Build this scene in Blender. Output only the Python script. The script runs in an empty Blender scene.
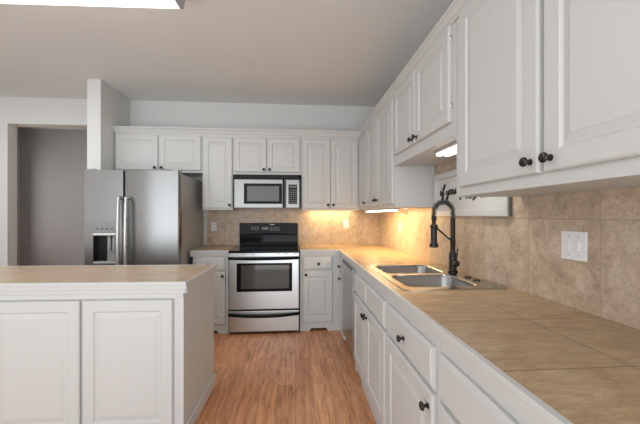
import bpy, bmesh, math, random
from mathutils import Vector, Matrix
random.seed(4)
C = bpy.context.scene.collection
SC = bpy.context.scene
PI = math.pi

# ------------------------------------------------------------------ camera
cam_d = bpy.data.cameras.new('camera')
cam_d.sensor_width = 36.0
cam_d.lens = 318.1 / 640 * 36
cam_d.shift_y = 0.0064
cam_d.clip_start = 0.02
cam = bpy.data.objects.new('camera', cam_d)
cam.location = (0, 0, 1.29)
cam.rotation_euler = (PI / 2, 0, -0.0772)
C.objects.link(cam)
SC.camera = cam

# ------------------------------------------------------------------ world, exposure, large lights
w = bpy.data.worlds.new('daylight')
SC.world = w
w.use_nodes = True
w.node_tree.nodes['Background'].inputs[0].default_value = (0.90, 0.95, 1.0, 1)
w.node_tree.nodes['Background'].inputs[1].default_value = 1.0
SC.view_settings.view_transform = 'Standard'
SC.view_settings.look = 'None'
SC.view_settings.gamma = 1.0
SC.view_settings.exposure = 0.25


def area(name, loc, rot, sx, sy, power, col):
    d = bpy.data.lights.new(name, 'AREA')
    d.shape = 'RECTANGLE'
    d.size = sx
    d.size_y = sy
    d.energy = power
    d.color = col
    o = bpy.data.objects.new(name, d)
    o.location = loc
    o.rotation_euler = rot
    C.objects.link(o)
    return o


# daylight through the wide glazed rear wall, and from the dining side on the left
COOL = (0.885, 0.955, 1.0)
area('window_daylight', (-1.7, -2.66, 1.32), (PI / 2, 0, 0), 5.4, 2.3, 70, COOL)
area('side_daylight', (-4.55, 0.6, 1.5), (PI / 2, 0, -PI / 2), 3.0, 1.7, 4, COOL)
# added fill light, aimed up from behind the camera to lift the ceiling
area('ceiling_fill', (-1.3, -1.35, 0.35), (PI - 0.27, 0, 0), 4.4, 2.1, 62, (0.80, 0.925, 1.0))
# added fill at ceiling height, no fixture, brightens the left side
area('left_fill', (-3.2, 2.6, 2.75), (0, 0, 0), .6, .6, 14, (0.90, 0.97, 1.0))
# extra light added to brighten the passage behind the cased opening
area('passage_fill', (-4.45, 5.0, 1.5), (0, -PI / 2, 0), 1.6, 0.8, 7, (1.0, 0.97, 0.95))


# ------------------------------------------------------------------ materials
def mat(name):
    m = bpy.data.materials.new(name)
    m.use_nodes = True
    nt = m.node_tree
    return m, nt, nt.nodes['Principled BSDF']


def paint(name, col, rough=0.5, bump=0.0, scale=60, spec=0.5, var=0.03):
    m, nt, b = mat(name)
    N = nt.nodes
    tc = N.new('ShaderNodeTexCoord')
    no = N.new('ShaderNodeTexNoise')
    no.inputs['Scale'].default_value = scale
    no.inputs['Detail'].default_value = 3
    nt.links.new(tc.outputs['Object'], no.inputs['Vector'])
    mx = N.new('ShaderNodeMix')
    mx.data_type = 'RGBA'
    mx.inputs[6].default_value = tuple(c * (1 - var) for c in col) + (1,)
    mx.inputs[7].default_value = tuple(min(1, c * (1 + var)) for c in col) + (1,)
    nt.links.new(no.outputs['Fac'], mx.inputs[0])
    nt.links.new(mx.outputs[2], b.inputs['Base Color'])
    b.inputs['Roughness'].default_value = rough
    b.inputs['Specular IOR Level'].default_value = spec
    if bump:
        bp = N.new('ShaderNodeBump')
        bp.inputs['Strength'].default_value = bump
        bp.inputs['Distance'].default_value = 0.002
        nt.links.new(no.outputs['Fac'], bp.inputs['Height'])
        nt.links.new(bp.outputs['Normal'], b.inputs['Normal'])
    return m


def steel(name, col=(0.62, 0.615, 0.60), rough=0.27, axis=0):
    m, nt, b = mat(name)
    N = nt.nodes
    tc = N.new('ShaderNodeTexCoord')
    mp = N.new('ShaderNodeMapping')
    s = [400, 400, 400]
    s[axis] = 3
    mp.inputs['Scale'].default_value = s
    no = N.new('ShaderNodeTexNoise')
    no.inputs['Scale'].default_value = 1
    no.inputs['Detail'].default_value = 2
    nt.links.new(tc.outputs['Object'], mp.inputs['Vector'])
    nt.links.new(mp.outputs['Vector'], no.inputs['Vector'])
    mr = N.new('ShaderNodeMapRange')
    mr.inputs[3].default_value = rough - 0.05
    mr.inputs[4].default_value = rough + 0.06
    nt.links.new(no.outputs['Fac'], mr.inputs[0])
    nt.links.new(mr.outputs[0], b.inputs['Roughness'])
    b.inputs['Base Color'].default_value = col + (1,)
    b.inputs['Metallic'].default_value = 1.0
    return m


def gloss(name, col, rough=0.1, metal=0.0, spec=0.5):
    m, nt, b = mat(name)
    b.inputs['Base Color'].default_value = col + (1,)
    b.inputs['Roughness'].default_value = rough
    b.inputs['Metallic'].default_value = metal
    b.inputs['Specular IOR Level'].default_value = spec
    return m


def glow(name, col, strength):
    m, nt, b = mat(name)
    b.inputs['Base Color'].default_value = (0.9, 0.9, 0.88, 1)
    b.inputs['Emission Color'].default_value = col + (1,)
    b.inputs['Emission Strength'].default_value = strength
    return m


def tile(name, ax, off, T, cols, grout, gw=0.0035, stretch=(1, 1, 1), rough=0.35, turn=0.0, nscale=7.0, vein=0.45):
    """square stone tiles in the plane of two object axes, each with mottled veins"""
    m, nt, b = mat(name)
    N, L = nt.nodes, nt.links
    tc = N.new('ShaderNodeTexCoord')
    sp = N.new('ShaderNodeSeparateXYZ')
    L.new(tc.outputs['Object'], sp.inputs[0])

    def math_(op, a, bb=None):
        n = N.new('ShaderNodeMath')
        n.operation = op
        for i, v in enumerate((a, bb)):
            if v is None:
                continue
            if isinstance(v, (int, float)):
                n.inputs[i].default_value = v
            else:
                L.new(v, n.inputs[i])
        return n.outputs[0]

    lines, cells = [], []
    for k in range(2):
        q = math_('DIVIDE', math_('SUBTRACT', sp.outputs[ax[k]], off[k]), T)
        fl = math_('FLOOR', q)
        fr = math_('SUBTRACT', q, fl)
        d = math_('MINIMUM', fr, math_('SUBTRACT', 1.0, fr))
        lines.append(math_('LESS_THAN', d, gw / T * 0.5))
        cells.append(fl)
    line = math_('MAXIMUM', lines[0], lines[1])
    cid = N.new('ShaderNodeCombineXYZ')
    L.new(cells[0], cid.inputs[0])
    L.new(cells[1], cid.inputs[1])
    wn = N.new('ShaderNodeTexWhiteNoise')
    L.new(cid.outputs[0], wn.inputs['Vector'])
    # each tile samples its own patch of stone
    off_v = N.new('ShaderNodeVectorMath')
    off_v.operation = 'SCALE'
    L.new(wn.outputs['Color'], off_v.inputs[0])
    off_v.inputs['Scale'].default_value = 9.0
    add = N.new('ShaderNodeVectorMath')
    L.new(tc.outputs['Object'], add.inputs[0])
    L.new(off_v.outputs[0], add.inputs[1])
    mp = N.new('ShaderNodeMapping')
    mp.inputs['Scale'].default_value = stretch
    mp.inputs['Rotation'].default_value = (0, 0, turn)
    L.new(add.outputs[0], mp.inputs['Vector'])
    n1 = N.new('ShaderNodeTexNoise')
    n1.inputs['Scale'].default_value = nscale
    n1.inputs['Detail'].default_value = 9
    n1.inputs['Roughness'].default_value = 0.72
    n1.inputs['Distortion'].default_value = 0.35
    L.new(mp.outputs[0], n1.inputs['Vector'])
    cr = N.new('ShaderNodeValToRGB')
    e = cr.color_ramp.elements
    e[0].position = 0.30
    e[0].color = cols[0] + (1,)
    e[1].position = 0.70
    e[1].color = cols[2] + (1,)
    x = e.new(0.5)
    x.color = cols[1] + (1,)
    L.new(n1.outputs['Fac'], cr.inputs[0])
    # thin darker veins and pits
    n2 = N.new('ShaderNodeTexNoise')
    n2.inputs['Scale'].default_value = nscale * 1.7
    n2.inputs['Detail'].default_value = 6
    n2.inputs['Roughness'].default_value = 0.65
    n2.inputs['Distortion'].default_value = 0.7
    L.new(mp.outputs[0], n2.inputs['Vector'])
    v = math_('ABSOLUTE', math_('SUBTRACT', n2.outputs['Fac'], 0.5))
    vr = N.new('ShaderNodeMapRange')
    vr.inputs[1].default_value = 0.0
    vr.inputs[2].default_value = 0.035
    vr.inputs[3].default_value = vein
    vr.inputs[4].default_value = 0.0
    L.new(v, vr.inputs[0])
    mv = N.new('ShaderNodeMix')
    mv.data_type = 'RGBA'
    L.new(vr.outputs[0], mv.inputs[0])
    L.new(cr.outputs[0], mv.inputs[6])
    mv.inputs[7].default_value = tuple(c * 0.55 for c in cols[0]) + (1,)
    # small tone shift from tile to tile
    hv = N.new('ShaderNodeHueSaturation')
    L.new(math_('ADD', math_('MULTIPLY', wn.outputs['Value'], 0.14), 0.93), hv.inputs['Value'])
    L.new(mv.outputs[2], hv.inputs['Color'])
    mg = N.new('ShaderNodeMix')
    mg.data_type = 'RGBA'
    L.new(line, mg.inputs[0])
    L.new(hv.outputs[0], mg.inputs[6])
    mg.inputs[7].default_value = grout + (1,)
    L.new(mg.outputs[2], b.inputs['Base Color'])
    b.inputs['Roughness'].default_value = rough
    bp = N.new('ShaderNodeBump')
    bp.inputs['Strength'].default_value = 0.35
    bp.inputs['Distance'].default_value = 0.002
    L.new(math_('SUBTRACT', math_('MULTIPLY', n1.outputs['Fac'], 0.4), line), bp.inputs['Height'])
    L.new(bp.outputs['Normal'], b.inputs['Normal'])
    return m


def wood_floor(name):
    m, nt, b = mat(name)
    N, L = nt.nodes, nt.links
    tc = N.new('ShaderNodeTexCoord')
    mp = N.new('ShaderNodeMapping')
    mp.inputs['Rotation'].default_value = (0, 0, PI / 2)
    L.new(tc.outputs['Object'], mp.inputs['Vector'])
    br = N.new('ShaderNodeTexBrick')
    br.offset = 0.37
    br.inputs['Scale'].default_value = 1.0
    br.inputs['Brick Width'].default_value = 1.22
    br.inputs['Row Height'].default_value = 0.128
    br.inputs['Mortar Size'].default_value = 0.0012
    br.inputs['Color1'].default_value = (0.0, 0.0, 0.0, 1)
    br.inputs['Color2'].default_value = (1, 1, 1, 1)
    br.inputs['Mortar'].default_value = (0.5, 0.5, 0.5, 1)
    L.new(mp.outputs[0], br.inputs['Vector'])
    sc = N.new('ShaderNodeVectorMath')
    sc.operation = 'SCALE'
    sc.inputs['Scale'].default_value = 7.0
    L.new(br.outputs['Color'], sc.inputs[0])
    ad = N.new('ShaderNodeVectorMath')
    L.new(tc.outputs['Object'], ad.inputs[0])
    L.new(sc.outputs[0], ad.inputs[1])
    m2 = N.new('ShaderNodeMapping')
    m2.inputs['Scale'].default_value = (12, 1.3, 1)
    L.new(ad.outputs[0], m2.inputs['Vector'])
    no = N.new('ShaderNodeTexNoise')
    no.inputs['Scale'].default_value = 2.2
    no.inputs['Detail'].default_value = 7
    no.inputs['Roughness'].default_value = 0.68
    no.inputs['Distortion'].default_value = 1.1
    L.new(m2.outputs[0], no.inputs['Vector'])
    cr = N.new('ShaderNodeValToRGB')
    e = cr.color_ramp.elements
    e[0].position = 0.32
    e[0].color = (0.29, 0.115, 0.052, 1)
    e[1].position = 0.68
    e[1].color = (0.70, 0.37, 0.20, 1)
    x = e.new(0.5)
    x.color = (0.56, 0.255, 0.125, 1)
    L.new(no.outputs['Fac'], cr.inputs[0])
    hv = N.new('ShaderNodeHueSaturation')
    vr = N.new('ShaderNodeMapRange')
    vr.inputs[3].default_value = 0.90
    vr.inputs[4].default_value = 1.08
    L.new(br.outputs['Color'], vr.inputs[0])
    L.new(vr.outputs[0], hv.inputs['Value'])
    L.new(cr.outputs[0], hv.inputs['Color'])
    mg = N.new('ShaderNodeMix')
    mg.data_type = 'RGBA'
    L.new(br.outputs['Fac'], mg.inputs[0])
    L.new(hv.outputs[0], mg.inputs[6])
    mg.inputs[7].default_value = (0.22, 0.11, 0.06, 1)
    L.new(mg.outputs[2], b.inputs['Base Color'])
    b.inputs['Roughness'].default_value = 0.36
    return m


WHITE = paint('white_cabinet_paint', (0.56, 0.557, 0.543), 0.42, spec=0.45, var=0.012)
WALLP = paint('warm_white_wall_paint', (0.665, 0.66, 0.645), 0.85, bump=0.12, scale=130)
CEILP = paint('ceiling_paint', (0.755, 0.765, 0.75), 0.9, bump=0.2, scale=110)
JAMBP = paint('cream_jamb_paint', (0.74, 0.71, 0.66), 0.7)
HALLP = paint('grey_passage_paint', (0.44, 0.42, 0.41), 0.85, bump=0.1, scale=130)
FLOOR = wood_floor('red_brown_laminate')
BS_COLS = ((0.38, 0.275, 0.195), (0.53, 0.41, 0.305), (0.66, 0.54, 0.425))
GROUT = (0.37, 0.29, 0.22)
TILE_R = tile('backsplash_tile_side', (1, 2), (1.097, 0.914), 0.363, BS_COLS, GROUT, rough=0.42, nscale=10, vein=.32)
TILE_B = tile('backsplash_tile_end', (0, 2), (-0.906, 0.905), 0.3605, BS_COLS, GROUT, rough=0.42, nscale=10, vein=.32)
CT_COLS = ((0.33, 0.215, 0.12), (0.46, 0.32, 0.192), (0.58, 0.43, 0.28))
CT_GR = (0.21, 0.145, 0.09)
TILE_C = tile('counter_tile', (0, 1), (0.838, 1.097), 0.363, CT_COLS, CT_GR, gw=0.005, stretch=(1.0, 3.0, 1), turn=0.35, rough=0.36, nscale=9, vein=0.3)
TILE_I = tile('island_tile', (0, 1), (-0.16, 0.02), 0.363, ((0.36, 0.25, 0.165), (0.47, 0.345, 0.24), (0.56, 0.43, 0.32)), (0.42, 0.32, 0.24), gw=0.004, stretch=(1.0, 2.2, 1), turn=0.3, rough=0.3, nscale=5, vein=0.2)
STEEL = steel('brushed_steel', (0.57, 0.585, 0.59), 0.35, axis=2)
MWST = steel('microwave_steel', (0.27, 0.267, 0.26), 0.34)
FRIDGEST = steel('refrigerator_steel', (0.285, 0.28, 0.275), 0.30, axis=2)
STEELV = steel('brushed_steel_upright', (0.50, 0.495, 0.49), 0.30, axis=2)
SINKST = steel('sink_steel', (0.36, 0.355, 0.345), 0.24, axis=1)
CHROME = gloss('chrome', (0.75, 0.75, 0.74), 0.12, 1.0)
BLACK = gloss('black_glass', (0.008, 0.008, 0.009), 0.09, 0, 0.10)
BLACKP = gloss('black_plastic', (0.010, 0.010, 0.010), 0.3, 0, 0.25)
MBLACK = gloss('matt_black_metal', (0.014, 0.014, 0.015), 0.36, 0.2)
HANDLEB = gloss('black_handle', (0.006, 0.006, 0.006), 0.35, 0, 0.08)
PANELG = gloss('dishwasher_panel_grey', (.36, .36, .35), .4)
BRONZE = gloss('dark_bronze', (0.03, 0.026, 0.023), 0.28, 0.6)
GREYB = gloss('grey_appliance_side', (0.36, 0.375, 0.38), 0.36)
OVENGL = gloss('oven_window_glass', (0.07, 0.067, 0.062), 0.06, 0.0, 0.5)
LGREY = paint('light_grey_plastic', (0.42, 0.42, 0.41), 0.35)
PLATE = paint('white_plastic', (0.80, 0.80, 0.80), 0.3)
SLOT = gloss('dark_slot', (0.10, 0.095, 0.09), 0.5)
CORDM = paint('cream_cord', (0.72, 0.66, 0.55), 0.5)
SIGNP = paint('sign_grey_board', (0.55, 0.54, 0.52), 0.6)
INK = gloss('black_ink', (0.012, 0.012, 0.012), 0.5)
INKG = gloss('grey_ink', (0.05, 0.05, 0.05), 0.5)
DARKEDGE = paint('dark_edge', (0.13, 0.12, 0.11), 0.6)  # dark grey of the strip along the sign's near end
RING = gloss('burner_ring', (0.07, 0.07, 0.072), 0.2)
FLUO = glow('fluorescent_diffuser', (1.0, 0.985, 0.96), 2.2)
FLUO2 = glow('under_cabinet_tube', (1.0, 0.96, 0.88), 5.0)
FLUO3 = glow('warm_under_cabinet_lens', (1.0, 0.86, 0.62), 4.0)


# ------------------------------------------------------------------ mesh helpers
def nb():
    return bmesh.new()


def box(bm, x0, x1, y0, y1, z0, z1):
    vs = [bm.verts.new((x, y, z)) for z in (z0, z1) for y in (y0, y1) for x in (x0, x1)]
    for f in ((0, 2, 3, 1), (4, 5, 7, 6), (0, 1, 5, 4), (2, 6, 7, 3), (0, 4, 6, 2), (1, 3, 7, 5)):
        bm.faces.new([vs[i] for i in f])
    return bm


def prism(bm, pts, y0, y1):
    """polygon in x,z pushed through y"""
    a = [bm.verts.new((p[0], y0, p[1])) for p in pts]
    b = [bm.verts.new((p[0], y1, p[1])) for p in pts]
    n = len(pts)
    bm.faces.new(a)
    bm.faces.new(b[::-1])
    for i in range(n):
        bm.faces.new((a[i], b[i], b[(i + 1) % n], a[(i + 1) % n]))
    return bm


def lathe(bm, prof, centre=(0, 0, 0), axis='z', seg=20):
    """prof: (radius, height) pairs"""
    c = Vector(centre)
    rings = []
    for r, h in prof:
        ring = []
        for k in range(seg):
            a = 2 * PI * k / seg
            p = (r * math.cos(a), r * math.sin(a), h)
            if axis == 'y':
                p = (p[0], p[2], p[1])
            elif axis == 'x':
                p = (p[2], p[0], p[1])
            ring.append(bm.verts.new(c + Vector(p)))
        rings.append(ring)
    for i in range(len(rings) - 1):
        for k in range(seg):
            bm.faces.new((rings[i][k], rings[i][(k + 1) % seg], rings[i + 1][(k + 1) % seg], rings[i + 1][k]))
    bm.faces.new(rings[0][::-1])
    bm.faces.new(rings[-1])
    return bm


def tube(bm, pts, r, seg=8, flat=1.0, cap=True):
    pts = [Vector(p) for p in pts]
    n = len(pts)
    up = None
    rings = []
    for i, p in enumerate(pts):
        t = (pts[min(i + 1, n - 1)] - pts[max(i - 1, 0)]).normalized()
        if up is None:
            up = Vector((0, 0, 1)) if abs(t.z) < 0.9 else Vector((1, 0, 0))
        s = t.cross(up)
        if s.length < 1e-6:
            s = t.orthogonal()
        s.normalize()
        up = s.cross(t).normalized()
        rr = r[i] if isinstance(r, (list, tuple)) else r
        rings.append([bm.verts.new(p + s * rr * math.cos(2 * PI * k / seg) + up * rr * flat * math.sin(2 * PI * k / seg)) for k in range(seg)])
    for i in range(n - 1):
        for k in range(seg):
            bm.faces.new((rings[i][k], rings[i][(k + 1) % seg], rings[i + 1][(k + 1) % seg], rings[i + 1][k]))
    if cap:
        bm.faces.new(rings[0][::-1])
        bm.faces.new(rings[-1])
    return bm


def smooth_path(pts, n=8):
    """Catmull-Rom through the points"""
    P = [Vector(p) for p in pts]
    P = [P[0] * 2 - P[1]] + P + [P[-1] * 2 - P[-2]]
    out = []
    for i in range(1, len(P) - 2):
        for k in range(n):
            t = k / n
            a, b, c, d = P[i - 1], P[i], P[i + 1], P[i + 2]
            out.append(0.5 * ((2 * b) + (c - a) * t + (2 * a - 5 * b + 4 * c - d) * t * t + (3 * b - a - 3 * c + d) * t ** 3))
    out.append(P[-2])
    return out


def obj(name, bm, m, parent=None, bevel=0.0, smooth=False, shift=None, seg=2):
    if shift:
        bmesh.ops.translate(bm, verts=bm.verts, vec=shift)
    bmesh.ops.recalc_face_normals(bm, faces=bm.faces)
    me = bpy.data.meshes.new(name)
    bm.to_mesh(me)
    bm.free()
    me.materials.append(m)
    if smooth:
        for p in me.polygons:
            p.use_smooth = True
        me.set_sharp_from_angle(angle=math.radians(38))
    o = bpy.data.objects.new(name, me)
    C.objects.link(o)
    if parent:
        o.parent = parent
    if bevel:
        md = o.modifiers.new('edge', 'BEVEL')
        md.width = bevel
        md.segments = seg
        md.limit_method = 'ANGLE'
        md.angle_limit = math.radians(40)
    return o


def tag(o, label, cat, group=None):
    o['label'] = label
    o['category'] = cat
    if group:
        o['group'] = group
    return o


def thing(name, label, cat, loc=(0, 0, 0), rz=0.0, group=None):
    o = bpy.data.objects.new(name, None)
    o.empty_display_size = 0.05
    C.objects.link(o)
    o.location = loc
    o.rotation_euler = (0, 0, rz)
    return tag(o, label, cat, group)


def struct(name, bm, m, parent=None, bevel=0.0):
    o = obj(name, bm, m, parent, bevel)
    if not parent:
        o['kind'] = 'structure'
    return o


# ------------------------------------------------------------------ the setting
XR, YB, ZC = 1.128, 4.19, 2.757
XL, YR = -4.6, -2.7
struct('floor', box(nb(), XL - .1, XR + .15, YR - .1, 5.85, -0.06, 0), FLOOR)
struct('ceiling', box(nb(), XL - .1, XR + .15, YR - .1, 5.85, ZC, ZC + .06), CEILP)
struct('wall_right', box(nb(), XR + .008, XR + .15, YR - .1, 5.85, 0, ZC), WALLP)
struct('wall_left', box(nb(), XL - .12, XL, YR - .1, 5.85, 0, ZC), WALLP)
b = nb()
box(b, -2.52, XR + .008, YB + .008, YB + .14, 0, ZC)
box(b, -3.535, -2.52, YB + .008, YB + .14, 2.437, ZC)
box(b, XL, -3.535, YB + .008, YB + .14, 0, ZC)
struct('wall_back', b, WALLP)
b = nb()                                            # cream lining of the cased opening
box(b, -3.537, -3.53, YB + .006, YB + .142, 0, 2.434)
box(b, -3.53, -2.52, YB + .006, YB + .142, 2.429, 2.436)
box(b, -2.526, -2.518, YB + .006, YB + .142, 0, 2.429)
struct('door_1', b, JAMBP)
b = nb()                                            # passage behind it
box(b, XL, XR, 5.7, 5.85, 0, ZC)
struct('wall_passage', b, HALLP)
struct('wall_partition', box(nb(), -2.222, -2.084, 3.585, YB + .006, 0, ZC), WALLP)
b = nb()                                            # rear wall with a wide window
box(b, XL, XR, YR - .1, YR, 2.5, ZC)
box(b, XL, -4.42, YR - .1, YR, 0, 2.5)
box(b, 1.02, XR, YR - .1, YR, 0, 2.5)
struct('wall_rear', b, WALLP)
b = nb()
for x in (-4.42, -2.62, -0.82, 0.96):
    box(b, x, x + .06, YR - .09, YR - .04, 0.06, 2.44)
box(b, -4.42, 1.02, YR - .09, YR - .04, 0, 0.06)
box(b, -4.42, 1.02, YR - .09, YR - .04, 2.44, 2.5)
struct('window_1', b, WHITE)
b = nb()
box(b, XR, XR + .0075, -0.6, YB, .9145, 1.70)
o = struct('wall_backsplash_right', b, TILE_R)
b = nb()
box(b, -1.128, XR - .001, YB, YB + .0075, .9145, 1.80)
o = struct('wall_backsplash_back', b, TILE_B)
struct('trim_1', box(nb(), -1.183, -1.128, YB - .02, YB + .0075, .917, 1.36), WHITE, bevel=.003)
b = nb()
box(b, XL, -3.56, YB - .006, YB + .008, 0, .09)
struct('baseboard_back', b, WHITE)
box_b = nb()
box(box_b, XL, XR, 5.686, 5.70, 0, .09)
struct('baseboard_passage', box_b, WHITE)


# ------------------------------------------------------------------ cabinet builders (local: x along the face, -y towards the room)
def rings_panel(bm, x0, x1, z0, z1, rings):
    prev = None
    for ins, y in rings:
        q = [bm.verts.new(p) for p in ((x0 + ins, y, z0 + ins), (x1 - ins, y, z0 + ins), (x1 - ins, y, z1 - ins), (x0 + ins, y, z1 - ins))]
        if prev:
            for k in range(4):
                bm.faces.new((prev[k], prev[(k + 1) % 4], q[(k + 1) % 4], q[k]))
        else:
            bm.faces.new(q[::-1])
        prev = q
    bm.faces.new(prev)
    return bm


def door(parent, x0, x1, z0, z1, fw=.062, name='door'):
    r = [(0, -.001), (0, -.013), (.003, -.0175), (.008, -.020), (fw, -.020), (fw + .003, -.0165), (fw + .008, -.0125),
         (fw + .013, -.0125), (fw + .034, -.0175), (fw + .037, -.019)]
    return obj(name, rings_panel(nb(), x0, x1, z0, z1, r), WHITE, parent)


def drawer(parent, x0, x1, z0, z1, name='drawer'):
    r = [(0, -.001), (0, -.011), (.004, -.014), (.012, -.0155), (.016, -.020)]
    return obj(name, rings_panel(nb(), x0, x1, z0, z1, r), WHITE, parent)


def knob(parent, x, z):
    p = [(.011, 0), (.011, -.003), (.0065, -.006), (.0055, -.014), (.008, -.018), (.0155, -.021), (.0165, -.025), (.0135, -.030), (.006, -.0325)]
    return obj('knob', lathe(nb(), p, (x, -.0195, z), 'y', 18), BRONZE, parent, smooth=True)


def hinge(parent, x, z):
    b = nb()
    lathe(b, [(.0035, -.012), (.0045, -.010), (.0045, .010), (.0035, .012)], (x, -.012, z), 'z', 10)
    return obj('hinge', b, CHROME, parent, smooth=True)


def base_cabinet(label, loc, rz, wd, depth=.57, notch=None, body_top=.868, clear=0):
    t = thing('base_cabinet', label, 'cabinet', loc, rz, 'white base cabinets')
    b = box(nb(), clear, wd, 0, depth, .10, body_top)
    if clear:                                       # room for the end of the sink bowl
        box(b, 0, clear, 0, depth, .10, .70)
        box(b, 0, clear, 0, .02, .70, body_top)
    obj('body', b, WHITE, t, bevel=0 if clear else .0015)
    if notch:
        a, c = notch
        pts = [(0, 0), (a, 0), (a + .018, .032), (c - .018, .032), (c, 0), (wd, 0), (wd, .10), (0, .10)]
    else:
        pts = [(0, 0), (wd, 0), (wd, .10), (0, .10)]
    obj('plinth', prism(nb(), pts, -.004, .016), WHITE, t)
    return t


def wall_cabinet(label, loc, rz, wd, h, depth=.33, recess=0):
    t = thing('wall_cabinet', label, 'cabinet', loc, rz, 'white wall cabinets')
    obj('body', box(nb(), 0, wd, 0, depth, recess, h), WHITE, t, bevel=.0015)
    if recess:
        b = nb()
        box(b, 0, wd, 0, .019, 0, recess)
        box(b, 0, .019, .019, depth, 0, recess)
        box(b, wd - .019, wd, .019, depth, 0, recess)
        obj('light_rail', b, WHITE, t)
    return t


RR = -PI / 2                                        # right-hand run: local x runs towards the camera
# ---- base cabinets along the end wall
YF = 3.572
t = base_cabinet('narrow white base cabinet between refrigerator and range, one drawer above one door', (-1.118, YF, 0), 0, .382, notch=(.1, .28))
d = drawer(t, .02, .352, .69, .835); knob(d, .175, .762)
d = door(t, .02, .352, .10, .672, .05); knob(d, .325, .635)
t = base_cabinet('white base cabinet right of the range with an arched notch in its plinth', (.052, YF, 0), 0, .452, notch=(.105, .315))
d = drawer(t, .03, .365, .69, .835); knob(d, .205, .757)
d = door(t, .03, .365, .10, .672, .062); knob(d, .065, .636)

# ---- base cabinets along the right-hand wall (face at x = .507)
XF = .507
t = base_cabinet('slim white base cabinet in the corner beyond the dishwasher', (XF, 3.566, 0), RR, .29, depth=.55)
d = drawer(t, .02, .278, .685, .83); knob(d, .15, .745)
d = door(t, .02, .278, .10, .665, .045); knob(d, .17, .615)
t = base_cabinet('white sink base cabinet, two false fronts over a pair of doors', (XF, 2.652, 0), RR, .948, depth=.6, notch=(.06, .27), body_top=.70)
# the sink bowls hang in the open top: face frame and ends carry on up
obj('face_rail', box(nb(), 0, .948, 0, .019, .7005, .868), WHITE, t)
drawer(t, .022, .468, .665, .82, name='false_front')
drawer(t, .480, .926, .665, .82, name='false_front')
d = door(t, .022, .472, .10, .648, .062); knob(d, .442, .592)
d = door(t, .476, .926, .10, .648, .062); knob(d, .506, .592)
t = base_cabinet('white base cabinet nearest the sink base, wide drawer over one door with low knob', (XF, 1.702, 0), RR, .622, clear=.105)
d = drawer(t, .025, .597, .665, .82); knob(d, .300, .738)
d = door(t, .025, .597, .10, .648, .066); knob(d, .565, .592)
t = base_cabinet('white base cabinet at the lower edge, nearest to the viewer', (XF, 1.078, 0), RR, .9)
d = drawer(t, .022, .878, .665, .82); knob(d, .45, .738)
d = door(t, .022, .448, .10, .648, .066); knob(d, .42, .592)
d = door(t, .452, .878, .10, .648, .066); knob(d, .48, .592)

# ---- wall cabinets on the end wall (face at y = 3.842)
YU = 3.842
t = wall_cabinet('short white wall cabinet with two doors above the refrigerator', (-2.074, YU, 1.80), 0, .982, .480)
d = door(t, .015, .482, .025, .43, .055); knob(d, .452, .052)
d = door(t, .50, .968, .025, .43, .055); knob(d, .528, .052)
t = wall_cabinet('single-door tall white wall cabinet left of the microwave', (-1.09, YU, 1.362), 0, .352, .918)
d = door(t, .012, .345, .022, .855, .055); knob(d, .318, .058)
t = wall_cabinet('short white wall cabinet with two doors over the microwave', (-.736, YU, 1.784), 0, .808, .496)
d = door(t, .018, .392, .03, .433, .055); knob(d, .362, .058)
d = door(t, .404, .79, .03, .433, .055); knob(d, .432, .058)
t = wall_cabinet('tall two-door white wall cabinet right of the microwave', (.074, YU, 1.362), 0, .716, .918, recess=.04)
d = door(t, .016, .347, .022, .855, .055); knob(d, .318, .062)
d = door(t, .355, .686, .022, .855, .055); knob(d, .384, .062)

# ---- wall cabinets on the right-hand wall (face at x = .793)
XU = .793
t = wall_cabinet('narrow single-door white wall cabinet in the far right corner', (XU, 3.838, 1.362), RR, .408, .918)
d = door(t, .02, .395, .03, .89, .05); knob(d, .36, .075)
t = wall_cabinet('tall two-door white wall cabinet over the glowing corner light', (XU, 3.427, 1.362), RR, .935, .918)
d = door(t, .02, .430, .03, .89, .055); knob(d, .40, .08)
d = door(t, .438, .915, .03, .89, .055); knob(d, .468, .08)
t = wall_cabinet('short two-door white wall cabinet above the sink and lettered sign', (XU, 2.488, 1.692), RR, .970, .588)
d = door(t, .03, .462, .075, .565, .058); knob(d, .428, .105)
d = door(t, .474, .93, .075, .565, .058); knob(d, .508, .105)
hinge(d, .938, .16); hinge(d, .938, .50)
t = wall_cabinet('large two-door white wall cabinet nearest the viewer at upper right', (XU, 1.514, 1.386), RR, 1.13, .894)
d = door(t, .055, .552, .042, .872, .062); knob(d, .520, .082)
d = door(t, .572, 1.07, .042, .872, .062); knob(d, .604, .082)

# ---- crown moulding over the wall cabinets: one profile swept round the corner
prof = [(-.0005, 2.256), (-.009, 2.258), (-.011, 2.270), (-.017, 2.275), (-.020, 2.286), (-.030, 2.302), (-.037, 2.306), (-.039, 2.320), (.05, 2.320), (.05, 2.2815), (-.0005, 2.2815)]
b = nb()
path = [((-2.082, YU), (0, 1)), ((XU, YU), None), ((XU, .384), None)]
cols = []
for px, py, cx, cy in ((-2.082, YU, 0, 1), (XU, YU, 1, 1), (XU, .384, 1, 0)):
    cols.append([b.verts.new((px + cx * o_, py + cy * o_, z)) for o_, z in prof])
for i in range(2):
    for k in range(len(prof)):
        k2 = (k + 1) % len(prof)
        b.faces.new((cols[i][k], cols[i][k2], cols[i + 1][k2], cols[i + 1][k]))
b.faces.new(cols[0][::-1]); b.faces.new(cols[2])
struct('trim_2', b, WHITE)


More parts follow.
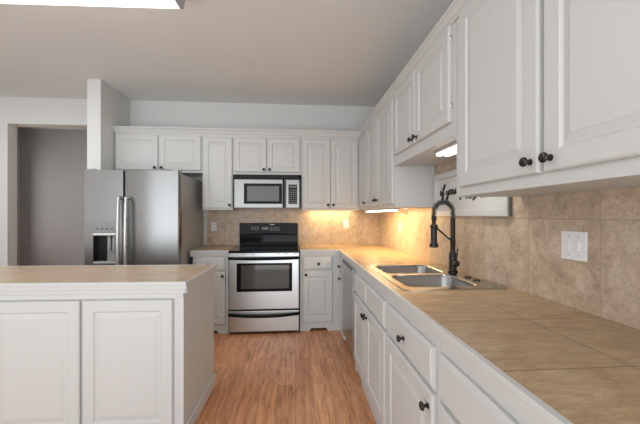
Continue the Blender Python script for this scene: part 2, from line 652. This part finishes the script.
# ------------------------------------------------------------------ countertops
def edge_boxes(bm, x0, x1, y0, y1, side, k=1.0):
    """stepped white moulding along one counter edge; side gives the outward direction"""
    for out, z0, z1 in ((.020, .896, .9145), (.0125, .872, .896), (.004, .846, .872)):
        out *= k
        if side == '-x':
            box(bm, x0 - out, x0, y0, y1, z0, z1)
        elif side == '+x':
            box(bm, x1, x1 + out, y0, y1, z0, z1)
        elif side == '-y':
            box(bm, x0, x1, y0 - out, y0, z0, z1)
        else:
            box(bm, x0, x1, y1, y1 + out, z0, z1)


t = thing('countertop', 'long brown tiled worktop with white edge running under the sink to the corner', 'countertop', (0, 0, 0))
b = nb()
xe, ye = .503, 3.565
SX0, SX1, SY0, SY1 = .572, .998, 1.605, 2.375       # cut-out for the sink
for q in ((xe, XR - .001, -.35, SY0), (xe, SX0, SY0, SY1), (SX1, XR - .001, SY0, SY1), (xe, XR - .001, SY1, YB - .001), (.05, xe, ye, YB - .001)):
    box(b, q[0], q[1], q[2], q[3], .8695, .914)
obj('tile_top', b, TILE_C, t)
b = nb()
edge_boxes(b, xe, 1, -.35, ye, '-x')
edge_boxes(b, .05, xe, ye, 1, '-y')
obj('edge_trim', b, WHITE, t, bevel=.0025)
t = thing('countertop', 'small brown tiled worktop between the refrigerator and the range', 'countertop', (0, 0, 0))
obj('tile_top', box(nb(), -1.122, -.73, ye, YB - .021, .8695, .914), TILE_C, t)
b = nb()
edge_boxes(b, -1.142, -.73, ye, 1, '-y')
edge_boxes(b, -1.122, 0, ye, YB - .03, '-x')
obj('edge_trim', b, WHITE, t, bevel=.0025)

# ------------------------------------------------------------------ sink
t = thing('kitchen_sink', 'double-bowl stainless steel sink set into the tiled worktop', 'sink', (0, 0, .914))


def rrect(x0, x1, y0, y1, r, n=6):
    pts = []
    for cx, cy, a0 in ((x1 - r, y1 - r, 0), (x0 + r, y1 - r, 90), (x0 + r, y0 + r, 180), (x1 - r, y0 + r, 270)):
        for k in range(n + 1):
            a = math.radians(a0 + 90 * k / n)
            pts.append((cx + r * math.cos(a), cy + r * math.sin(a)))
    return pts


def loft(bm, loops, close_last=True):
    prev = None
    for pts, z in loops:
        v = [bm.verts.new((p[0], p[1], z)) for p in pts]
        if prev:
            n = len(v)
            for k in range(n):
                bm.faces.new((prev[k], prev[(k + 1) % n], v[(k + 1) % n], v[k]))
        prev = v
    if close_last:
        bm.faces.new(prev)


b = nb()                                            # rim with two openings
rx0, rx1, ry0, ry1 = .545, 1.098, 1.562, 2.41
B1 = (.586, .985, 1.618, 1.968)
B2 = (.586, .985, 2.012, 2.362)
outer = rrect(rx0, rx1, ry0, ry1, .03)
vo = [b.verts.new((p[0], p[1], .004)) for p in outer]
ed = [b.edges.new((vo[i], vo[(i + 1) % len(vo)])) for i in range(len(vo))]
for B in (B1, B2):
    vi = [b.verts.new((p[0], p[1], .004)) for p in rrect(*B, .06)]
    ed += [b.edges.new((vi[i], vi[(i + 1) % len(vi)])) for i in range(len(vi))]
bmesh.ops.triangle_fill(b, use_beauty=True, use_dissolve=False, edges=ed)
lo = [b.verts.new((p[0], p[1], .0005)) for p in rrect(rx0 - .004, rx1 + .004, ry0 - .004, ry1 + .004, .033)]
for k in range(len(lo)):
    b.faces.new((vo[k], vo[(k + 1) % len(vo)], lo[(k + 1) % len(lo)], lo[k]))
obj('rim', b, SINKST, t)
for B in (B1, B2):
    b = nb()

    def ins(d, r):
        return rrect(B[0] + d, B[1] - d, B[2] + d, B[3] - d, r)
    loft(b, [(ins(0, .06), .004), (ins(.003, .06), .001), (ins(.006, .06), -.006), (ins(.012, .055), -.150), (ins(.020, .05), -.172), (ins(.04, .04), -.183), (ins(.10, .03), -.186), (ins(.16, .01), -.188)])
    bw = obj('bowl', b, SINKST, t, smooth=True)
    b = nb()
    cx, cy = (B[0] + B[1]) / 2, (B[2] + B[3]) / 2
    lathe(b, [(.044, -.1875), (.044, -.184), (.036, -.183), (.030, -.186), (.008, -.1865)], (cx, cy, 0), 'z', 20)
    obj('drain', b, CHROME, bw, smooth=True)
for y in (1.765, 1.855):
    obj('hole_cover', lathe(nb(), [(.021, .0045), (.021, .007), (.017, .0105), (.004, .011)], (1.045, y, 0), 'z', 20), MBLACK, t, smooth=True)

# ------------------------------------------------------------------ faucet
FX, FY = 1.043, 2.04
t = thing('kitchen_faucet', 'matt black spring-neck pull-down faucet behind the sink', 'faucet', (FX, FY, .919))
obj('base', lathe(nb(), [(.033, 0), (.033, .006), (.027, .010), (.025, .012), (.025, .105), (.023, .120), (.0185, .128), (.0185, .135)], (0, 0, 0), 'z', 24), MBLACK, t, smooth=True)
obj('column', lathe(nb(), [(.0165, .136), (.0165, .2), (.0175, .202), (.0175, .212), (.0165, .214), (.0165, .352), (.014, .359), (.011, .361)], (0, 0, 0), 'z', 20), MBLACK, t, smooth=True)
hb = nb()
lathe(hb, [(.019, .018), (.021, .021), (.021, .052), (.016, .058), (.006, .059)], (0, 0, .062), 'y', 18)
bmesh.ops.transform(hb, verts=hb.verts, matrix=Matrix.Rotation(PI, 4, 'Z'))
hd = obj('handle_hub', hb, MBLACK, t, smooth=True)
obj('lever', tube(nb(), [(0, -.043, .075), (.004, -.046, .11), (.008, -.05, .16)], [.006, .005, .0045], 10), MBLACK, hd, smooth=True)
# spring arch
ux, uy = -.99, -.12
R = .069
arc = [Vector((0, 0, .361))]
arc += [Vector((0, 0, .378))]
for k in range(0, 25):
    a = PI * k / 24
    arc.append(Vector((ux * (R - R * math.cos(a)), uy * (R - R * math.cos(a)), .395 + R * math.sin(a))))
for z in (.385, .365, .35):
    arc.append(Vector((ux * 2 * R, uy * 2 * R, z)))
obj('hose', tube(nb(), arc, .0062, 10), MBLACK, t, smooth=True)
dense = smooth_path(arc, 10)
L_, s_ = [0], 0
for i in range(1, len(dense)):
    s_ += (dense[i] - dense[i - 1]).length
    L_.append(s_)
hel = []
side = Vector((-uy, ux, 0))
turns = s_ / .014
nn = int(turns * 10)
j = 0
for i in range(nn + 1):
    sv = s_ * i / nn
    while j < len(L_) - 2 and L_[j + 1] < sv:
        j += 1
    f_ = (sv - L_[j]) / max(1e-9, L_[j + 1] - L_[j])
    p = dense[j].lerp(dense[j + 1], f_)
    tn = (dense[j + 1] - dense[j]).normalized()
    nrm = tn.cross(side).normalized()
    a = 2 * PI * turns * i / nn
    hel.append(p + (side * math.cos(a) + nrm * math.sin(a)) * .0155)
obj('spring', tube(nb(), hel, .0029, 6), MBLACK, t, smooth=True)
hx, hy = ux * 2 * R, uy * 2 * R
obj('spray_head', lathe(nb(), [(.012, .372), (.016, .368), (.016, .345), (.0125, .340), (.0125, .318), (.019, .312), (.0205, .22), (.020, .20), (.029, .184), (.029, .169), (.024, .166)], (hx, hy, 0), 'z', 20), MBLACK, t, smooth=True)
b = nb()
tube(b, [(0, 0, .207), (ux * .03, uy * .03, .222), (hx * .93, hy * .93, .30)], .0055, 8)
lathe(b, [(.0205, .288), (.0235, .292), (.0235, .312), (.0205, .316)], (hx, hy, 0), 'z', 20)
obj('holder_arm', b, MBLACK, t, smooth=True)

# ------------------------------------------------------------------ dishwasher
t = thing('dishwasher', 'stainless dishwasher in the right-hand run beside the sink base', 'dishwasher', (.507, 3.266, 0), RR)
obj('body', box(nb(), .006, .60, .002, .56, .10, .866), GREYB, t)
obj('door', box(nb(), .008, .600, -.022, .001, .105, .745), STEELV, t, bevel=.004)
b = nb()
prism(b, [(0, 0)] * 0 or [(.008, .75), (.600, .75), (.600, .842), (.008, .842)], -.026, .001)
cp = obj('control_panel', b, PANELG, t, bevel=.002)
obj('latch', box(nb(), .02, .588, -.030, -.024, .826, .842), BLACKP, cp)
for k in range(9):
    obj('button', box(nb(), .10 + k * .035, .122 + k * .035, -.0275, -.025, .775, .80), LGREY, cp)
obj('kick_plate', box(nb(), .008, .600, .035, .05, 0, .104), STEELV, t)

# ------------------------------------------------------------------ range
t = thing('range', 'freestanding stainless range with black glass cooktop and oven window', 'stove', (-.723, 3.515, 0))
W_ = .766
obj('body', box(nb(), .003, W_ - .003, .028, .655, .02, .888), BLACKP, t)
for x in (.04, W_ - .04):
    for y in (.09, .6):
        obj('foot', lathe(nb(), [(.018, .0), (.018, .02)], (x, y, 0), 'z', 12), BLACKP, t)
ct = obj('cooktop', box(nb(), 0, W_, -.012, .60, .889, .912), BLACK, t, bevel=.006)
for x, y, r in ((.2, .14, .105), (.57, .14, .085), (.2, .43, .08), (.57, .43, .105), (.385, .45, .06)):
    for rr in (r,):
        b = nb()
        n = 40
        for k in range(n):
            a, c = 2 * PI * k / n, 2 * PI * (k + 1) / n
            q = [b.verts.new((x + q_ * math.cos(an), y + q_ * math.sin(an), .9124)) for q_, an in ((rr, a), (rr, c), (rr - .003, c), (rr - .003, a))]
            b.faces.new(q)
    obj('burner', b, RING, ct)
b = nb()
prism(b, [(.012, .9125), (W_ - .012, .9125), (W_ - .012, 1.19), (W_ - .02, 1.20), (.02, 1.20), (.012, 1.19)], .605, .668)
bg = obj('backguard', b, BLACK, t, bevel=.006)
for k in range(2):
    obj('dial', lathe(nb(), [(.024, .0), (.022, -.012), (.018, -.022), (.006, -.023)], (.585 + k * .085, .6045, 1.135), 'y', 18), BLACKP, bg, smooth=True)
KEYG = gloss('panel_key_grey', (.09, .09, .09), .3)
for k in range(6):
    b = nb()
    box(b, .16 + (k % 3) * .035, .185 + (k % 3) * .035, .6025, .6045, 1.115 + (k // 3) * .025, 1.128 + (k // 3) * .025)
    obj('button', b, KEYG, bg)
for k in range(8):
    b = nb()
    box(b, .40 + (k % 4) * .032, .422 + (k % 4) * .032, .6025, .6045, 1.105 + (k // 4) * .028, 1.12 + (k // 4) * .028)
    obj('button', b, KEYG, bg)
obj('display', box(nb(), .295, .38, .6025, .6045, 1.115, 1.15), gloss('clock_glass', (.03, .035, .035), .1), bg)
obj('brand_badge', box(nb(), .395, .455, .6025, .6045, 1.176, 1.186), LGREY, bg)
obj('chrome_lip', tube(nb(), smooth_path([(.03, .602, 1.045), (.2, .588, 1.058), (.38, .583, 1.062), (.56, .588, 1.058), (W_ - .03, .602, 1.045)], 6), .007, 8), BLACK, bg, smooth=True)
b = nb()
box(b, .002, W_ - .002, .0, .027, .842, .888)
cs = obj('front_strip', b, STEEL, t, bevel=.003)
for x in (.14, .24, .52, .60, .70):
    obj('vent_slot', box(nb(), x, x + .035, -.0015, .001, .872, .878), SLOT, cs)
dr = obj('oven_door', box(nb(), .003, W_ - .003, -.012, .027, .272, .838), STEEL, t, bevel=.007)
obj('window', rings_panel(nb(), .088, .688, .468, .778, [(0, -.0115), (0, -.0135), (.006, -.0145), (.03, -.0145)]), BLACK, dr)
obj('window_pane', rings_panel(nb(), .135, .655, .498, .757, [(0, -.0142), (.002, -.0148)]), OVENGL, dr)


def bow_handle(z, out, parent, sag, m):
    pts = smooth_path([(.012, -.014, z), (.03, -.035, z + .001), (.2, -.035 - out * .8, z - sag * .7), (W_ / 2, -.035 - out, z - sag), (W_ - .2, -.035 - out * .8, z - sag * .7), (W_ - .03, -.035, z + .001), (W_ - .012, -.014, z)], 6)
    return obj('handle', tube(nb(), pts, .0155, 12), m, parent, smooth=True)


bow_handle(.832, .02, dr, .004, HANDLEB)
dw = obj('drawer', box(nb(), .003, W_ - .003, -.012, .027, .03, .258), STEEL, t, bevel=.007)
bow_handle(.222, .02, dw, .014, HANDLEB)

# ------------------------------------------------------------------ microwave
t = thing('microwave', 'stainless over-the-range microwave with black vent above its door', 'microwave', (-.716, 3.80, 1.379))
W_ = .766
obj('body', box(nb(), .0, W_, .022, .385, .004, .397), MWST, t)
vg = obj('vent_grille', box(nb(), 0, W_, -.012, .021, .347, .400), BLACK, t, bevel=.005)
for k in range(4):
    obj('grille_slat', box(nb(), .01, W_ - .01, -.0145, -.0125, .354 + k * .011, .360 + k * .011), BLACKP, vg)
md = obj('door', box(nb(), 0, .598, -.016, .021, .006, .345), MWST, t, bevel=.006)
obj('window', rings_panel(nb(), .115, .560, .055, .295, [(0, -.0155), (0, -.0175), (.005, -.0185), (.02, -.0185)]), BLACK, md)
obj('window_pane', rings_panel(nb(), .150, .525, .085, .265, [(0, -.0183), (.002, -.0190)]), OVENGL, md)
obj('handle', tube(nb(), smooth_path([(.578, -.016, .022), (.578, -.040, .035), (.578, -.05, .18), (.578, -.040, .318), (.578, -.016, .332)], 5), .0125, 10), BLACKP, md, smooth=True)
cp = obj('control_panel', box(nb(), .602, W_, -.016, .021, .006, .345), MWST, t, bevel=.006)
kp = obj('keypad', box(nb(), .634, .736, -.0185, -.0155, .055, .285), BLACK, cp, bevel=.003)
KEYM = gloss('key_grey', (.16, .16, .155), .4)
for r in range(7):
    for c in range(4):
        b = nb()
        box(b, .641 + c * .0235, .657 + c * .0235, -.0198, -.018, .068 + r * .024, .079 + r * .024)
        obj('key', b, KEYM, kp)
obj('display', box(nb(), .644, .726, -.0198, -.018, .245, .272), gloss('microwave_clock', (.05, .06, .055), .1), kp)
obj('light_lens', box(nb(), .25, .53, .10, .2, .001, .004), LGREY, t)

# ------------------------------------------------------------------ refrigerator
t = thing('refrigerator', 'side-by-side stainless refrigerator with ice dispenser beside the partition', 'refrigerator', (-2.064, 3.285, 0))
W_ = .905
obj('body', box(nb(), .012, W_ - .012, .085, .82, .03, 1.725), GREYB, t, bevel=.004)
obj('base_grille', box(nb(), .012, W_ - .012, .03, .084, .02, .09), BLACKP, t)
for x in (.06, W_ - .06):
    for y in (.12, .76):
        obj('foot', lathe(nb(), [(.02, 0), (.02, .0295)], (x, y, 0), 'z', 12), BLACKP, t)


def fridge_front(x0, x1, hole=None):
    b = nb()
    prof = [(x0, .078), (x0, .012), (x0 + .004, .004), (x0 + .012, .0)]
    if hole is None:
        pts = prof + [((x0 + x1) / 2, -.006)] + [(x1 - .012, .0), (x1 - .004, .004), (x1, .012), (x1, .078)]
        lo = [b.verts.new((p[0], p[1], .10)) for p in pts]
        hi = [b.verts.new((p[0], p[1], 1.745)) for p in pts]
        n = len(pts)
        for k in range(n):
            b.faces.new((lo[k], lo[(k + 1) % n], hi[(k + 1) % n], hi[k]))
        b.faces.new(lo[::-1]); b.faces.new(hi)
    else:
        hx0, hx1, hz0, hz1 = hole
        box(b, x0, hx0, 0, .078, .10, 1.745)
        box(b, hx1, x1, 0, .078, .10, 1.745)
        box(b, hx0, hx1, 0, .078, .10, hz0)
        box(b, hx0, hx1, 0, .078, hz1, 1.745)
        box(b, hx0, hx1, .070, .078, hz0, hz1)
    return b


DPG = gloss('dispenser_grey', (.27, .27, .265), .35)
DS = (.084, .318, .822, 1.236)
b = fridge_front(.003, .366, DS)
bmesh.ops.remove_doubles(b, verts=b.verts, dist=1e-5)
fd = obj('freezer_door', b, FRIDGEST, t)
rd = obj('fridge_door', fridge_front(.378, W_ - .003), FRIDGEST, t, smooth=True)
obj('gasket', box(nb(), .3665, .3775, .02, .083, .10, 1.74), BLACKP, t)
dp = obj('dispenser', box(nb(), DS[0] + .001, DS[1] - .001, -.004, .069, 1.128, DS[3] - .001), DPG, fd, bevel=.004)
DKEY = gloss('dispenser_key', (.12, .12, .12), .3)
for k in range(4):
    obj('button', box(nb(), DS[0] + .03 + k * .045, DS[0] + .055 + k * .045, -.0055, -.0035, 1.155, 1.175), DKEY, dp)
obj('ledge', box(nb(), DS[0] + .001, DS[1] - .001, -.010, .05, 1.098, 1.127), CHROME, dp, bevel=.004)
obj('recess', box(nb(), DS[0] + .001, DS[0] + .105, .055, .069, DS[2] + .02, 1.097), BLACKP, dp)
obj('paddle', box(nb(), DS[0] + .106, DS[1] - .001, .045, .069, DS[2] + .02, 1.097), DPG, dp, bevel=.004)
for x in (.14, .185):
    obj('spout', lathe(nb(), [(.013, .95), (.015, .955), (.015, 1.05), (.011, 1.096)], (DS[0] + x, .025, 0), 'z', 14), GREYB, dp, smooth=True)
obj('tray', box(nb(), DS[0] + .001, DS[1] - .001, -.004, .069, DS[2] + .001, DS[2] + .019), LGREY, dp, bevel=.003)
for x, dd in ((.346, fd), (.417, rd)):
    p = smooth_path([(x, 0, 1.465), (x, -.035, 1.47), (x, -.052, 1.40), (x, -.062, 1.0), (x, -.052, .60), (x, -.035, .53), (x, 0, .535)], 6)
    obj('handle', tube(nb(), p, .0165, 12), STEEL, dd, smooth=True)
for x in (.05, W_ - .05):
    obj('hinge_cap', box(nb(), x - .03, x + .03, .02, .12, 1.7455, 1.76), GREYB, t, bevel=.004)

# ------------------------------------------------------------------ island
TH = math.radians(-1.5)
t = thing('island_cabinet', 'white kitchen island in the foreground with raised-panel front', 'cabinet', (-.612, 1.868, 0), TH)
IL = 2.4
obj('body', box(nb(), -IL, -.032, .026, .64, .0, .8455), WHITE, t, bevel=.002)
obj('face_rail', box(nb(), -IL, -.032, .018, .0255, .819, .8455), WHITE, t, bevel=.002)
obj('corner_stile', box(nb(), -.056, -.032, .0215, .0255, .0, .8185), WHITE, t)
sub = None


def island_door(x0, x1):
    bm = nb()
    fw = .062
    r = [(0, .0255), (0, .0125), (.004, .008), (.009, .006), (fw, .006), (fw + .003, .0095), (fw + .008, .0135), (fw + .013, .0135), (fw + .034, .0085), (fw + .037, .007)]
    rings_panel(bm, x0, x1, .055, .812, r)
    return obj('door', bm, WHITE, t)


island_door(-.588, -.090)
island_door(-1.110, -.603)
island_door(-1.625, -1.125)
island_door(-2.145, -1.64)
b = nb()
box(b, -.031, -.015, .02, .652, 0, .075)
box(b, -IL, -.031, .006, .0255, 0, .05)
obj('baseboard', b, WHITE, t, bevel=.003)
t = thing('island_countertop', 'pale brown tiled worktop with white edge on the kitchen island', 'countertop', (-.612, 1.868, 0), TH)
obj('tile_top', box(nb(), -IL - .02, -.02, .02, .64, .8465, .914), TILE_I, t)
b = nb()
edge_boxes(b, -IL - .02, -.0105, .02, 1, '-y')
edge_boxes(b, -IL, -.020, .008, .652, '+x', .5)
edge_boxes(b, -IL - .02, -.0105, 0, .64, '+y')
obj('edge_trim', b, WHITE, t, bevel=.0025)

# ------------------------------------------------------------------ sign
t = thing('wall_sign', 'white framed lettered sign reading if you, hung behind the faucet', 'sign', (XR - .001, 2.46, 1.288), RR)
SW, SH = .880, .325
obj('board', box(nb(), .04, SW - .04, -.012, -.004, .04, SH - .04), SIGNP, t)
fr = nb()
box(fr, 0, SW, -.028, -.002, 0, .042); box(fr, 0, SW, -.028, -.002, SH - .042, SH)
box(fr, 0, .046, -.028, -.002, .042, SH - .042); box(fr, SW - .046, SW, -.028, -.002, .042, SH - .042)
obj('frame', fr, WHITE, t, bevel=.003)
obj('frame_edge', box(nb(), SW + .0005, SW + .006, -.018, -.002, .0, SH), DARKEDGE, t)


def strokes(name, parts, ox, oz, sx, sz, r, m, parent):
    b = nb()
    for p in parts:
        pts = smooth_path([(ox + (q[0] + .14 * q[1]) * sx, -.0135, oz + q[1] * sz) for q in p], 6)
        tube(b, pts, r, 6, flat=1.0)
    return obj(name, b, m, parent, smooth=True)


IF_YOU = [
    [(-.04, .28), (.03, .46), (.03, .12), (.09, 0), (.18, .16)], [(.07, .68), (.09, .74)],
    [(.18, .16), (.36, .62), (.45, .98), (.37, 1.04), (.32, .7), (.31, 0), (.27, -.5), (.33, -.6), (.40, -.3), (.36, .0), (.52, .12)],
    [(.76, .42), (.77, .12), (.86, .0), (.98, .16), (1.02, .46)], [(1.02, .46), (.99, 0), (.92, -.5), (.83, -.58), (.83, -.35), (.96, -.08), (1.10, .12)],
    [(1.29, .42), (1.18, .40), (1.11, .2), (1.18, .0), (1.31, .04), (1.37, .24), (1.29, .42), (1.46, .34)],
    [(1.48, .44), (1.48, .12), (1.56, .0), (1.68, .14), (1.71, .46), (1.70, .12), (1.76, .02), (1.84, .14)],
]
strokes('lettering', IF_YOU, .090, .160, .132, .070, .0072, INK, t)
SAY = [
    [(.0, .05), (.05, .0), (.12, .05), (.07, .2), (.08, .36), (.14, .38)],
    [(.36, .36), (.27, .34), (.22, .12), (.29, .0), (.36, .14), (.38, .36), (.38, .08), (.43, .0)],
    [(.50, .36), (.51, .08), (.58, .02), (.65, .14), (.67, .36), (.64, -.2), (.57, -.36), (.54, -.24), (.72, .04)],
    [(1.08, .34), (.98, .34), (.94, .14), (1.0, .0), (1.10, .04)],
    [(1.26, .36), (1.17, .34), (1.13, .12), (1.2, 0), (1.27, .14), (1.29, .36), (1.29, .06), (1.34, 0)],
    [(1.40, .36), (1.41, 0)], [(1.41, .2), (1.49, .36), (1.54, .28), (1.55, 0)],
]
strokes('small_lettering', SAY[:3], .445, .117, .185, .040, .003, INKG, t)
strokes('small_lettering', SAY[3:], .445, .117, .185, .040, .003, INKG, t)
obj('dot', lathe(nb(), [(.011, 0), (.011, -.003)], (.385, -.0118, .121), 'y', 16), INK, t)


# ------------------------------------------------------------------ outlets and switch
def outlet(label, loc, rz, ww=.07, hh=.115):
    t = thing('wall_outlet', label, 'outlet', loc, rz, 'white wall outlets')
    obj('plate', box(nb(), -ww / 2, ww / 2, -.006, -.0005, -hh / 2, hh / 2), PLATE, t, bevel=.002)
    for s in (-1, 1):
        rc = obj('receptacle', box(nb(), -.017, .017, -.0085, -.0055, s * .024 - .015, s * .024 + .015), PLATE, t, bevel=.002)
        for x in (-.007, .006):
            obj('slot', box(nb(), x, x + .002, -.0089, -.0082, s * .024 - .003, s * .024 + .007), SLOT, rc)
    return t


outlet('white outlet on the backsplash left of the range', (-1.045, YB, 1.155), 0)
outlet('white outlet right of the range with a cord plugged in', (.672, YB, 1.183), 0)
outlet('white outlet on the side wall below the metal hook', (XR, 3.36, 1.165), RR)
t = thing('light_switch', 'white double switch plate on the tiled wall at right', 'switch', (XR, 1.205, 1.170), RR)
obj('plate', box(nb(), -.059, .059, -.007, -.0005, -.0585, .0585), PLATE, t, bevel=.0025)
sl = obj('rocker', box(nb(), -.031, -.015, -.0125, -.0065, -.02, .02), PLATE, t, bevel=.002)
obj('rocker', box(nb(), .015, .031, -.0125, -.0065, -.02, .02), PLATE, t, bevel=.002)
for x in (-.023, .023):
    for z in (-.038, .038):
        obj('screw', lathe(nb(), [(.0035, -.0068), (.003, -.0082)], (x, 0, z), 'y', 10), LGREY, t)

# ------------------------------------------------------------------ lamps
t = thing('ceiling_light', 'long white fluorescent ceiling light at upper left', 'light', (-1.415, 2.090, ZC), math.radians(-1.8))
LL, LW = .66, .155
obj('housing', box(nb(), -LL, LL, -.06, .06, -.05, -.0005), WHITE, t)
b = nb()
pts = [(-LW, -.012), (-LW + .015, -.07), (-LW + .05, -.092), (LW - .05, -.092), (LW - .015, -.07), (LW, -.012)]
for i in range(len(pts)):
    pass
a = [b.verts.new((-LL + .012, p[0], p[1])) for p in pts]
c = [b.verts.new((LL - .012, p[0], p[1])) for p in pts]
n = len(pts)
for i in range(n - 1):
    b.faces.new((a[i], a[i + 1], c[i + 1], c[i]))
obj('diffuser', b, FLUO, t, smooth=True)
for s in (-1, 1):
    b = nb()
    pp = pts + [(LW, -.0008), (-LW, -.0008)]
    q0 = [b.verts.new((s * (LL - .012), p[0] * 1.02, p[1] * 1.03 if p[1] < -.01 else p[1])) for p in pp]
    q1 = [b.verts.new((s * LL, p[0] * 1.02, p[1] * 1.03 if p[1] < -.01 else p[1])) for p in pp]
    b.faces.new(q0); b.faces.new(q1[::-1])
    for i in range(len(pp)):
        b.faces.new((q0[i], q1[i], q1[(i + 1) % len(pp)], q0[(i + 1) % len(pp)]))
    obj('end_cap', b, LGREY, t)
area('ceiling_light_glow', (-1.415, 2.090, ZC - .097), (0, 0, 0), 1.1, .26, 10, (0.93, .985, 1.0)).parent = None


def under_light(label, loc, rz, ln, m, power, col, group='under-cabinet lights', tilt=0):
    t = thing('under_cabinet_light', label, 'light', loc, rz, group)
    obj('housing', box(nb(), 0, ln, 0, .11, -.016, -.0005), WHITE, t, bevel=.002)
    for y0, y1 in (((.012, .048), (.062, .098)) if m is FLUO2 else ((.012, .098),)):
        obj('lens', box(nb(), .012, ln - .012, y0, y1, -.028, -.0165), m, t, bevel=.003)
    mx = Matrix.Translation(loc) @ Matrix.Rotation(rz, 4, 'Z')
    p = mx @ Vector((ln / 2, .055, -.031))
    e = (Matrix.Rotation(rz, 4, 'Z') @ Matrix.Rotation(tilt, 4, 'X')).to_euler()
    area('tube_glow', p, e, ln * .9, .08, power, col)
    return t


under_light('bright slim light under the cabinet in the far right corner', (.805, 3.66, 1.3618), RR, .92, FLUO3, 13, (1.0, .62, .26), tilt=.35)
under_light('slim yellowish light under the cabinet right of the microwave', (.16, 4.03, 1.4018), 0, .60, FLUO3, 2.6, (1.0, .70, .29))
under_light('bright fluorescent light under the short cabinet above the sign', (.862, 1.93, 1.6918), RR, .40, FLUO2, .8, (1.0, .97, .92))

t = tag(obj('power_cord', tube(nb(), smooth_path([(.672, YB - .011, 1.212), (.676, YB - .02, 1.235), (.69, YB - .012, 1.28), (.715, YB - .008, 1.335), (.74, YB - .02, 1.360)], 6), .0042, 8), CORDM, smooth=True), 'cream power cord hanging from the cabinet to the outlet', 'cord')

# small metal hooks screwed under the far cabinet
t = thing('cup_hook_rail', 'small metal hooks hanging under the far right cabinet', 'hook', (.93, 2.62, 1.3618), RR)
obj('plate', box(nb(), -.06, .06, -.012, .012, -.004, -.0005), CHROME, t)
for x in (-.042, 0, .042):
    p = [(x, 0, -.004), (x, 0, -.022), (x + .012, -.002, -.034), (x + .016, -.006, -.050), (x, -.010, -.062), (x - .016, -.010, -.052), (x - .016, -.010, -.044)]
    obj('hook', tube(nb(), smooth_path(p, 5), .0032, 8), CHROME, t, smooth=True)
